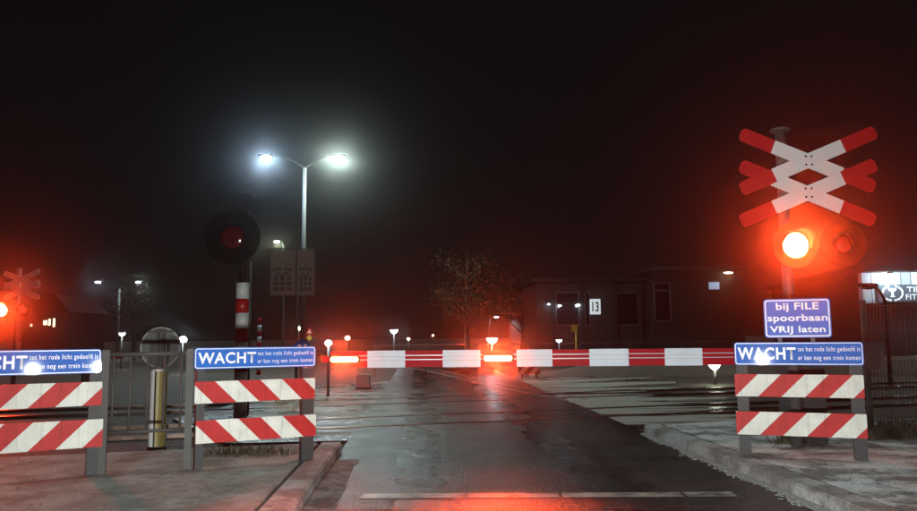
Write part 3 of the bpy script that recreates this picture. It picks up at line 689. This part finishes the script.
def arm_lamp(label, px_head, py, px_pole, D, m, watts, col, lit=True):
    g = at(px_pole, py, D); h = at(px_head, py, D); t = thing('street_lamp', label, 'street lamp', (g.x, g.y, 0), 0, G)
    dx = h.x - g.x; z = h.z
    MB().tube([(0, 0, -.05), (0, 0, z - .5)] + [(dx * (1 - math.cos(R(a))) * .95, 0, z - .5 + .55 * math.sin(R(a))) for a in (20, 45, 70, 90)], [.075, .055, .05, .045, .04, .035], 10).build('pole', M['galv'] if lit else M['black'], t)
    hd = MB().box(dx - .28, dx + .28, -.13, .13, z + .02, z + .12, .04).build('lamp_head', M['black'], t)
    MB().ball((dx, 0, z - .01), .2, .1, .055).build('lens', m, hd)
    if watts: down_light(hd, (dx, 0, z - .15), watts * 3, col, .08)
    return t
arm_lamp('greenish street lamp shining above the advertising board', 277, 241.5, 284.5, 46, M['led_green'], 120, (.88, 1, .72))
arm_lamp('small slanted street lamp shining above the middle boom lamp', 496, 317, 489, 58, M['led_cool'], 60, cool)
arm_lamp('dark unlit street lamp in front of the bright sports hall', 868, 287.5, 884, 22, M['glass'], 0, cool, False)

# ------------------------------------------------------------------ signs further back
f5 = flat(22, 297); f5 = Frame((f5.A.x, f5.A.y), (f5.A.x + 1, f5.A.y), 0); q5 = lambda a, b_: f5.hit(a, b_)
t = thing('advertising_board', 'two brown printed boards on a post below the street lamp', 'board', (f5.A.x, f5.A.y, 0))
MB().tube([(0, .04, -.05), (0, .04, q5(297, 250)[1])], .05, 10).build('post', M['galv'], t)
for (xa, xb) in ((270.5, 296.3), (297.3, 315)):
    x0, z0 = q5(xa, 295.5); x1, z1 = q5(xb, 250.5)
    h = MB().box(x0, x1, -.06, -.02, z0, z1, .006).build('printed_panel', M['panelb'], t)
    mb = MB(); w_, h2 = x1 - x0, z1 - z0
    for i in range(3):
        for j in range(3): mb.box(x0 + w_ * (.14 + .26 * i), x0 + w_ * (.32 + .26 * i), -.063, -.061, z0 + h2 * (.10 + .115 * j), z0 + h2 * (.185 + .115 * j))
    for (u, v) in ((.18, .56), (.30, .47), (.47, .43), (.64, .47), (.78, .56), (.36, .58), (.62, .58)): mb.box(x0 + w_ * (u - .07), x0 + w_ * (u + .07), -.063, -.061, z0 + h2 * (v - .025), z0 + h2 * (v + .035))
    mb.build('print', M['paneld'], h)
x0, z0 = q5(270, 249.8); x1, _ = q5(315.5, 249); MB().box(x0, x1, -.065, -.015, z0 + .003, z0 + .04).build('top_bar', M['galv'], t)
# warning triangle with yellow diamond
f6 = flat(34, 309.5); f6 = Frame((f6.A.x, f6.A.y), (f6.A.x + 1, f6.A.y), 0); q6 = lambda a, b_: f6.hit(a, b_)
t = thing('traffic_sign', 'red warning triangle with a yellow diamond under it beside the barrier tip', 'traffic sign', (f6.A.x, f6.A.y, 0))
MB().tube([(0, .03, -.05), (0, .03, q6(309, 328)[1])], .035, 8).build('post', M['galv'], t)
tri = [q6(305.2, 334.5), q6(313.8, 334.5), q6(309.5, 326.8)]; cx = sum(p[0] for p in tri) / 3; cz_ = sum(p[1] for p in tri) / 3
MB().use(M['red']).prism(tri, -.01, .0).use(M['white']).prism([(cx + (p[0] - cx) * .5, cz_ + (p[1] - cz_) * .5) for p in tri], -.014, -.011).build('triangle', None, t)
dia = [q6(306, 337.8), q6(309.3, 341), q6(312.5, 337.8), q6(309.3, 334.7)]
MB().prism(dia, -.012, 0).build('diamond', M['yellow'], t)
# round blue sign peeping over the WACHT sign
f7 = flat(17, 302); f7 = Frame((f7.A.x, f7.A.y), (f7.A.x + 1, f7.A.y), 0); q7 = lambda a, b_: f7.hit(a, b_)
t = thing('traffic_sign', 'round dark blue sign with two pale marks peeping over the WACHT sign', 'traffic sign', (f7.A.x, f7.A.y, 0))
MB().tube([(0, .03, -.05), (0, .03, q7(302, 350)[1])], .035, 8).build('post', M['galv'], t)
xx, z_ = q7(302, 348.5); rr = .20
MB().tube([(xx, -.012, z_), (xx, .0, z_)], rr, 28).build('disc', M['blue'], t)
mb = MB(); mb.prism(rrect(xx - .10, xx - .01, z_ + .03, z_ + .09, .025, 3), -.016, -.0125); mb.prism(rrect(xx + .04, xx + .11, z_ + .04, z_ + .10, .025, 3), -.016, -.0125); mb.build('symbol', M['letter'], t)
# thin banded post
f8 = flat(30, 260); t = thing('marker_post', 'thin red and white banded marker post right of the big banded post', 'post', (f8.A.x, f8.A.y, 0))
zq = lambda py: Frame((f8.A.x, f8.A.y), (f8.A.x + 1, f8.A.y), 0).hit(260, py)[1]
mb = MB(); ys = [318, 325, 331, 336.5, 342, 349, 356, 363, 370, 375]
for i in range(len(ys) - 1): mb.use(M['white'] if i % 2 else M['boomred']).tube([(0, 0, zq(ys[i + 1])), (0, 0, zq(ys[i]))], .085, 10)
mb.build('banded_shaft', None, t); MB().tube([(0, 0, zq(318)), (0, 0, zq(318) + .05)], [.09, .03], 10).build('cap', M['black'], t)
# yellow sign on a thin post
f9 = flat(32, 574); f9 = Frame((f9.A.x, f9.A.y), (f9.A.x + 1, f9.A.y), 0); q9 = lambda a, b_: f9.hit(a, b_)
t = thing('traffic_sign', 'small square yellow sign on a post below the number 13', 'traffic sign', (f9.A.x, f9.A.y, 0))
MB().tube([(.05, .03, -.05), (.05, .03, q9(574, 325)[1])], .035, 8).build('post', M['yellow'], t)
x0, z0 = q9(571.5, 331.5); x1, z1 = q9(577.5, 324.8); MB().box(x0, x1, -.015, 0, z0, z1, .004).box(x0 + .07, x1 - .07, -.018, -.0155, z0 + .05, z1 - .08).build('panel', M['yellow'], t)
# grey lineside box by the boom tip
g = gnd(362, 389); t = thing('lineside_cabinet', 'pale low cabinet behind the barrier tip', 'cabinet', (g.x, g.y, 0))
MB().prism(rrect(-.16, .20, 0, .40, .08), 0, .4).build('body', M['grey'], t); MB().box(-.18, .22, -.02, .42, .0, .05, .01).build('plinth', M['darkpost'], t)
# far striped board
g = gnd(527, 378); t = thing('marker_board', 'small dark striped board beyond the middle of the barrier', 'board', (g.x, g.y, 0))
MB().box(-.3, .45, -.02, .0, .12, .42, .004).build('striped_board', stripe_mat('far_stripes', -1, .4, .2, (.3, .28, .26), (.12, .02, .02)), t); MB().box(-.2, -.14, .003, .05, -.05, .42).build('post', M['darkpost'], t); MB().box(.3, .36, .003, .05, -.05, .42).build('post', M['darkpost'], t)
# far barrier boom of the cycle path, seen through the railing
p, q = at(92, 357, 24), at(157, 356, 25)
ff = Frame((p.x, p.y), (q.x, q.y), 0); zc2 = p.z
t = thing('level_crossing_barrier', 'small far barrier boom seen just under the top of the railing', 'barrier', (p.x, p.y, 0), ff.ang)
Ln = (q - p).length; mb = MB(); k = 0; u = 0
while u < Ln: mb.use(M['red'] if k % 2 else M['white']).box(u, min(u + .46, Ln), -.04, .04, zc2 - .07, zc2 + .07); u += .46; k += 1
mb.build('boom', None, t); MB().box(-.25, .12, .06, .40, -.05, zc2 + .1, .02).build('drive_cabinet', M['darkpost'], t)
# low railing across the far side of the tracks
p, q = at(372, 345.6, 29), at(735, 341.5, 29); ff = Frame((p.x, p.y), (q.x, q.y), 0)
t = thing('railing', 'long thin railing on the far side, its rail just above the boom', 'railing', (p.x, p.y, 0), ff.ang)
Ln = (q - p).length; MB().tube([(0, 0, p.z), (Ln, 0, q.z)], .016, 8).build('top_rail', M['galv'], t)
for k in range(8): MB().tube([(.1 + k * (Ln - .2) / 7, .0, -.05), (.1 + k * (Ln - .2) / 7, 0, p.z + (q.z - p.z) * k / 7)], .02, 8).build('post', M['rail'], t)
# grassy bank behind the tracks on the right
mb = MB(); n = 40; rows = [(0, 0), (.5, .32), (1.1, .48), (2.2, .52), (3.4, .3), (4.2, -.05)]
V = []
for i in range(n + 1):
    x = 2.6 + i * .55
    V.append([mb.bm.verts.new((x, 27.0 + .10 * x + dy + random.uniform(-.1, .1), (hz * min(1, i / 6) if hz > 0 else -.05) + random.uniform(-.06, .06))) for dy, hz in rows])
for i in range(n):
    for j in range(len(rows) - 1):
        f = mb.bm.faces.new((V[i][j], V[i + 1][j], V[i + 1][j + 1], V[i][j + 1])); f.smooth = True
tag(mb.build('verge', mat('verge_soil', (.13, .11, .09), .85, 0, .5, 6, .8)), kind='structure')

# ------------------------------------------------------------------ buildings
DB = 46
fB = flat(DB, 520, R(3)); 
bu = lambda px, py: fB.hit(px, py)
t = thing('building', 'dark flat roofed building with the number 13 on its front', 'building', (fB.A.x, fB.A.y, 0), fB.ang)
xa, _ = bu(536, 300); xm, zl_ = bu(648, 283); xb, zr_ = bu(738, 271); zl_ = bu(600, 282)[1]
MB().box(xa, xm, .0, 14, -.05, zl_).build('wall', M['brick'], t)
wr = MB().box(xm + .004, xb, -.6, 14, -.05, zr_).build('wall', M['brick'], t)
MB().box(xa - .3, xm - .003, -.5, 14.2, zl_ + .003, zl_ + .22).build('roof', M['roofing'], t)
MB().box(xm - .0, xb + .2, -.9, 14.2, zr_ + .003, zr_ + .20).build('roof', M['trim'], t)
for px in (553, 582, 614.5, 640):
    u, _ = bu(px, 300); MB().box(u - .14, u + .14, -.14, -.002, -.05, zl_ - .003, .02).build('pilaster', M['roofing'], t)
for pa, pb in ((556, 579), (585, 590), (617, 638)):
    u0, z0 = bu(pa, 326); u1, z1 = bu(pb, 292); w_ = MB().box(u0, u1, -.05, -.003, z0, z1).build('window', M['trim'], t)
    MB().box(u0 + .08, u1 - .08, -.056, -.0505, z0 + .08, z1 - .08).build('pane', M['glass'], w_)
u0, z0 = bu(651, 322); u1, z1 = bu(667, 283)
dn = MB(); ring_mesh(dn, [(u0, z0), (u1, z0), (u1, z1), (u0, z1)], [(u0 + .1, z0 + .1), (u1 - .1, z0 + .1), (u1 - .1, z1 - .1), (u0 + .1, z1 - .1)], -.68, -.603); dn.box(u0 + .1, u1 - .1, -.67, -.61, z1 - .55, z1 - .45)
dn = dn.build('window', M['trim'], t); MB().box(u0 + .1, u1 - .1, -.625, -.604, z0 + .1, z1 - .1).build('pane', M['glass'], dn)
u0, z0 = bu(705, 290); u1, z1 = bu(715, 283); wd = MB().box(u0 - .06, u1 + .06, -.64, -.603, z0 - .06, z1 + .06).build('window', M['trim'], t); MB().box(u0, u1, -.646, -.6405, z0, z1).build('pane', M['win_dim'], wd)
for px, py, r in ((548, 304.5, .07), (559, 305.8, .08), (577, 305.5, .11)):
    u, z = bu(px, py); h = MB().box(u - r * 1.2, u + r * 1.2, -.3, -.146, z + r * .5, z + r * 1.1).build('wall_lamp', M['black'], t); MB().ball((u, -.24, z), r * 1.2, r, r * .5).build('lens', M['led_cool'], h)
    lamp(h, (u, -.34, z - .1), 2, cool, .03)
u, z = bu(721, 274); h = MB().box(u - .25, u + .25, -1.2, -.9, z, z + .1, .02).build('wall_lamp', M['black'], t); MB().ball((u, -1.1, z - .02), .28, .12, .05).build('lens', M['led_warm'], h); lamp(h, (u, -1.15, z - .2), 6, warm, .06)
# number plate 13
u0, z0 = bu(589.6, 314.5); u1, z1 = bu(599.2, 299.3)
t = thing('number_sign', 'white plate with black number 13 on the dark building', 'sign', Vector((fB.A.x, fB.A.y, z0)) + fB.d * u0, fB.ang)
MB().box(0, u1 - u0, -.30, -.15, 0, z1 - z0, .01).build('plate', emis('plate_lit', (.80, .86, .90), .62), t)
text('13', (u1 - u0) * .17, (u1 - u0) * .83, (z1 - z0) * .17, (z1 - z0) * .83, -.303, M['black'], t, name='number', bold=.02)
# bright sports hall on the right
DH = 40
fH = flat(DH, 862, R(-4)); hu = lambda px, py: fH.hit(px, py)
t = thing('sports_hall', 'sports hall with brightly lit pale upper front at the right edge', 'building', (fH.A.x, fH.A.y, 0), fH.ang)
_, zt_ = hu(900, 272.5); _, zm = hu(900, 303)
mb = MB(); mb.box(0, 16, 0, .3, zm, zt_)
mb.build('upper_wall', M['hall'], t); MB().box(.004, 15.99, .304, 13.9, -.05, zt_ - .002).build('main_wall', M['brick'], t)
MB().box(-.2, 16.2, -.9, 14.2, zt_ + .004, zt_ + .3).build('roof', M['roofing'], t)
mb = MB()
for k in range(32): mb.box(k * .5 + .02, k * .5 + .05, -.012, -.001, zm + .01, zt_ - .01)
mb.build('cladding_seam', M['trim'], t)
for k in range(4):
    u = 1.2 + k * 2.2; h = MB().box(u - .1, u + .1, -.75, -.55, zt_ - .12, zt_ - .003, .01).build('flood_lamp', M['black'], t)
    MB().ball((u, -.65, zt_ - .14), .08, .08, .03).build('lens', M['led_b'], h); lamp(h, (u, -.65, zt_ - .26), 80, (.72, .9, 1), .06)
# its name board with laurel wreath
u0, z0 = hu(877.5, 302); u1, z1 = hu(921, 284.5)
t = thing('name_board', 'grey name board with white laurel wreath on the sports hall', 'sign', Vector((fH.A.x, fH.A.y, z0)) + fH.d * u0, fH.ang)
W, Hh = u1 - u0, z1 - z0
MB().box(0, W, -.16, -.02, 0, Hh, .01).build('panel', M['hallsign'], t)
sgn = emis('sign_letters', (.85, .95, 1), .75)
uc = hu(891, 293)[0] - u0; zc_ = Hh * .5
mb = MB()
for sd_ in (-1, 1):
    for k in range(8):
        a = R(-75 + 20 * k) ; rx, rz = .50, .38
        c = Vector((uc + sd_ * rx * math.cos(a), zc_ + rz * math.sin(a))); tdir = Vector((-sd_ * math.sin(a) * .9 + sd_ * .35, math.cos(a))).normalized(); nn = Vector((-tdir.y, tdir.x))
        L_ = .13; o = [c - tdir * L_ * .6, c + nn * .055, c + tdir * L_, c - nn * .055]; mb.prism([(p.x, p.y) for p in o], -.17, -.163)
mb.build('wreath', sgn, t)
mb = MB(); mb.prism([(uc - .22, zc_ + .26), (uc + .22, zc_ + .26), (uc + .17, zc_ + .12), (uc + .05, zc_ + .08), (uc + .05, zc_ - .10), (uc + .13, zc_ - .2), (uc - .13, zc_ - .2), (uc - .05, zc_ - .10), (uc - .05, zc_ + .08), (uc - .17, zc_ + .12)][::-1], -.17, -.163); mb.build('emblem', sgn, t)
a0 = hu(905.5, 293)[0] - u0; text('TIN', a0, W - .02, Hh * .55, Hh * .86, -.165, sgn, t, bold=.01); a1 = hu(904, 293)[0] - u0; text('FITN', a1, W - .02, Hh * .12, Hh * .43, -.165, sgn, t, bold=.01)
# distant house with lit windows, far left
fC = flat(75, 28); cu_ = lambda a, b_: Frame((fC.A.x, fC.A.y), (fC.A.x + 1, fC.A.y), 0).hit(a, b_)
t = thing('house', 'distant dark house with a few warm lit windows at far left', 'house', (fC.A.x, fC.A.y, 0))
x0, _ = cu_(22, 330); x1, zr = cu_(68, 312)
MB().box(x0, x1, 0, 8, -.05, zr).build('wall', M['house'], t)
mb = MB(); zt_ = zr + 1.8; mb.prism([(x0 - .3, zr + .004), (x1 + .3, zr + .004), ((x0 + x1) / 2 + 1, zt_), ((x0 + x1) / 2 - 1, zt_)], -.3, 8.3); mb.build('roof', M['roofing'], t)
for (a, b_, c, d) in ((43.5, 47.5, 325, 320.5), (48.5, 51, 325.5, 319), (53, 55.5, 327, 318.5), (30.5, 32.5, 326.5, 324)):
    u0, z0 = cu_(a, c); u1, z1 = cu_(b_, d); w_ = MB().box(u0 - .08, u1 + .08, -.05, -.003, z0 - .08, z1 + .08).build('window', M['trim'], t); MB().box(u0, u1, -.056, -.0505, z0, z1).build('pane', M['win_lit'], w_)

# ------------------------------------------------------------------ mesh fence on the right
p, q = at(871, 400, 9.6), at(1010, 400, 10.0); ff = Frame((p.x, p.y), (q.x, q.y), PZ - .02)
t = thing('mesh_fence', 'dark green wire mesh fence behind the right barricade', 'fence', (p.x, p.y, PZ - .02), ff.ang)
Ln = (q - p).length; zt = ff.hit(880, 304)[1]; mb = MB(); u = 0.02
while u < Ln: mb.box(u - .0028, u + .0028, -.003, .003, .06, zt); u += .05
for k in range(10): z = .08 + k * (zt - .1) / 9; mb.box(0, Ln, -.0085, -.0035, z - .004, z + .004); mb.box(0, Ln, .0035, .0085, z - .004, z + .004)
mb.build('mesh_panel', M['mesh'], t)
for u in (0, Ln * .98): MB().box(u - .03, u + .03, .012, .06, -.05, zt + .05, .004).build('post', M['mesh'], t)

# ------------------------------------------------------------------ trees and weeds
def tree(label, px, D, h, spread, nleaf, lm, seed, zc_=.62):
    rnd = random.Random(seed); g = at(px, 330, D); t = thing('tree', label, 'tree', (g.x, g.y, 0), 0, 'autumn trees beyond the crossing')
    mb = MB(); tips = []
    mb.tube([(0, 0, -.1), (.05, 0, h * .25), (0, .05, h * .55), (.1, 0, h * .95)], [h * .028, h * .022, h * .013, h * .003], 10)
    for k in range(22):
        z0 = h * rnd.uniform(.25, .8); a = rnd.uniform(0, 6.28); ln = spread * rnd.uniform(.5, 1.0) * (1.1 - z0 / h * .6)
        p0 = Vector((0, 0, z0)); p1 = p0 + Vector((math.cos(a) * ln * .5, math.sin(a) * ln * .5, ln * .35)); p2 = p1 + Vector((math.cos(a + .4) * ln * .5, math.sin(a + .4) * ln * .5, ln * .3))
        mb.tube([p0, p1, p2], [h * .009, h * .005, h * .0015], 6); tips += [p1, p2, (p1 + p2) / 2]
        for j in range(4):
            b0 = p1.lerp(p2, rnd.random()); b1 = b0 + Vector((rnd.uniform(-1, 1), rnd.uniform(-1, 1), rnd.uniform(-.2, .9))) * ln * .3; mb.tube([b0, b1], [h * .003, h * .001], 5); tips.append(b1)
    mb.build('trunk', M['bark'], t)
    mb = MB()
    for k in range(nleaf):
        c = rnd.choice(tips) + Vector((rnd.gauss(0, .33), rnd.gauss(0, .33), rnd.gauss(0, .28))); s_ = rnd.uniform(.035, .085)
        u = Vector((rnd.uniform(-1, 1), rnd.uniform(-1, 1), rnd.uniform(-1, 1))).normalized(); v = u.orthogonal().normalized()
        mb.face([tuple(c - u * s_), tuple(c + v * s_ * .6), tuple(c + u * s_), tuple(c - v * s_ * .6)])
    mb.build('crown', lm, t); return t
tree('thin sparse leaved tree behind the barrier, left of the middle boom lamp', 466, 36, 5.4, 2.4, 2600, M['leaf'], 3)
tree('bare looking dark tree beside the distant two headed street lamp', 134, 58, 6.6, 2.6, 2200, M['leafd'], 5)
tree('dark tree standing at the left end of the dark building', 522, 52, 6.0, 2.8, 2200, M['leafd'], 9)
def weed(label, p, n, h, spread, seed):
    rnd = random.Random(seed); mb = MB()
    for k in range(n):
        a = rnd.uniform(0, 6.28); r0 = spread * rnd.random() ** .7; b0 = Vector((math.cos(a) * r0 * 1.5, math.sin(a) * r0 * .6, 0)); hh_ = h * rnd.uniform(.3, 1)
        ln = Vector((rnd.uniform(-1, 1), rnd.uniform(-1, 1), 0)) * hh_ * 1.1; wv = Vector((math.cos(a + 1.5), math.sin(a + 1.5), 0)) * rnd.uniform(.003, .008)
        m_ = b0 + ln * .35 + Vector((0, 0, hh_ * .65)); e = b0 + ln + Vector((0, 0, hh_ * rnd.uniform(.6, 1)))
        mb.face([tuple(b0 - wv), tuple(b0 + wv), tuple(m_ + wv * .7), tuple(m_ - wv * .7)]); mb.face([tuple(m_ - wv * .7), tuple(m_ + wv * .7), tuple(e)])
    o = mb.build('weed_tuft', M['weed'], None, p); tag(o, label, 'weed', 'dry weeds around the barricades'); return o
g = gnd(240, 452, .0); weed('dry weed tuft under the barricade left of the lane', Vector((-2.35, 8.75, PZ - .01)), 420, .15, .36, 1)
weed('low dark weed tuft between the posts of the right barricade', Vector(tuple(gnd(790, 443, PZ)[:2]) + (PZ - .01,)), 220, .12, .22, 2)
weed('tall weed tuft at the foot of the mesh fence beside the barricade post', Vector(tuple(gnd(877, 438, PZ)[:2]) + (PZ - .01,)), 380, .32, .22, 3)
weed('brownish weed tuft at the foot of the mesh fence by the right edge', Vector(tuple(gnd(905, 436, PZ)[:2]) + (PZ - .01,)), 420, .36, .28, 4)

# ------------------------------------------------------------------ thin haze volume, added to give the lamps their halos
mb = MB(); mb.box(-120, 120, -12, 150, -1.05, 11)
hm = bpy.data.materials.new('glow_haze'); hm.use_nodes = True; nt = hm.node_tree; nt.nodes.clear()
pv = nt.nodes.new('ShaderNodeVolumePrincipled'); pv.inputs['Color'].default_value = (.85, .85, .85, 1); pv.inputs['Density'].default_value = .0009; pv.inputs['Anisotropy'].default_value = .97
oo = nt.nodes.new('ShaderNodeOutputMaterial'); nt.links.new(pv.outputs[0], oo.inputs['Volume'])
tag(mb.build('haze', hm), 'thin haze added to spread a red glow around the warning lights', 'haze', kind='stuff')
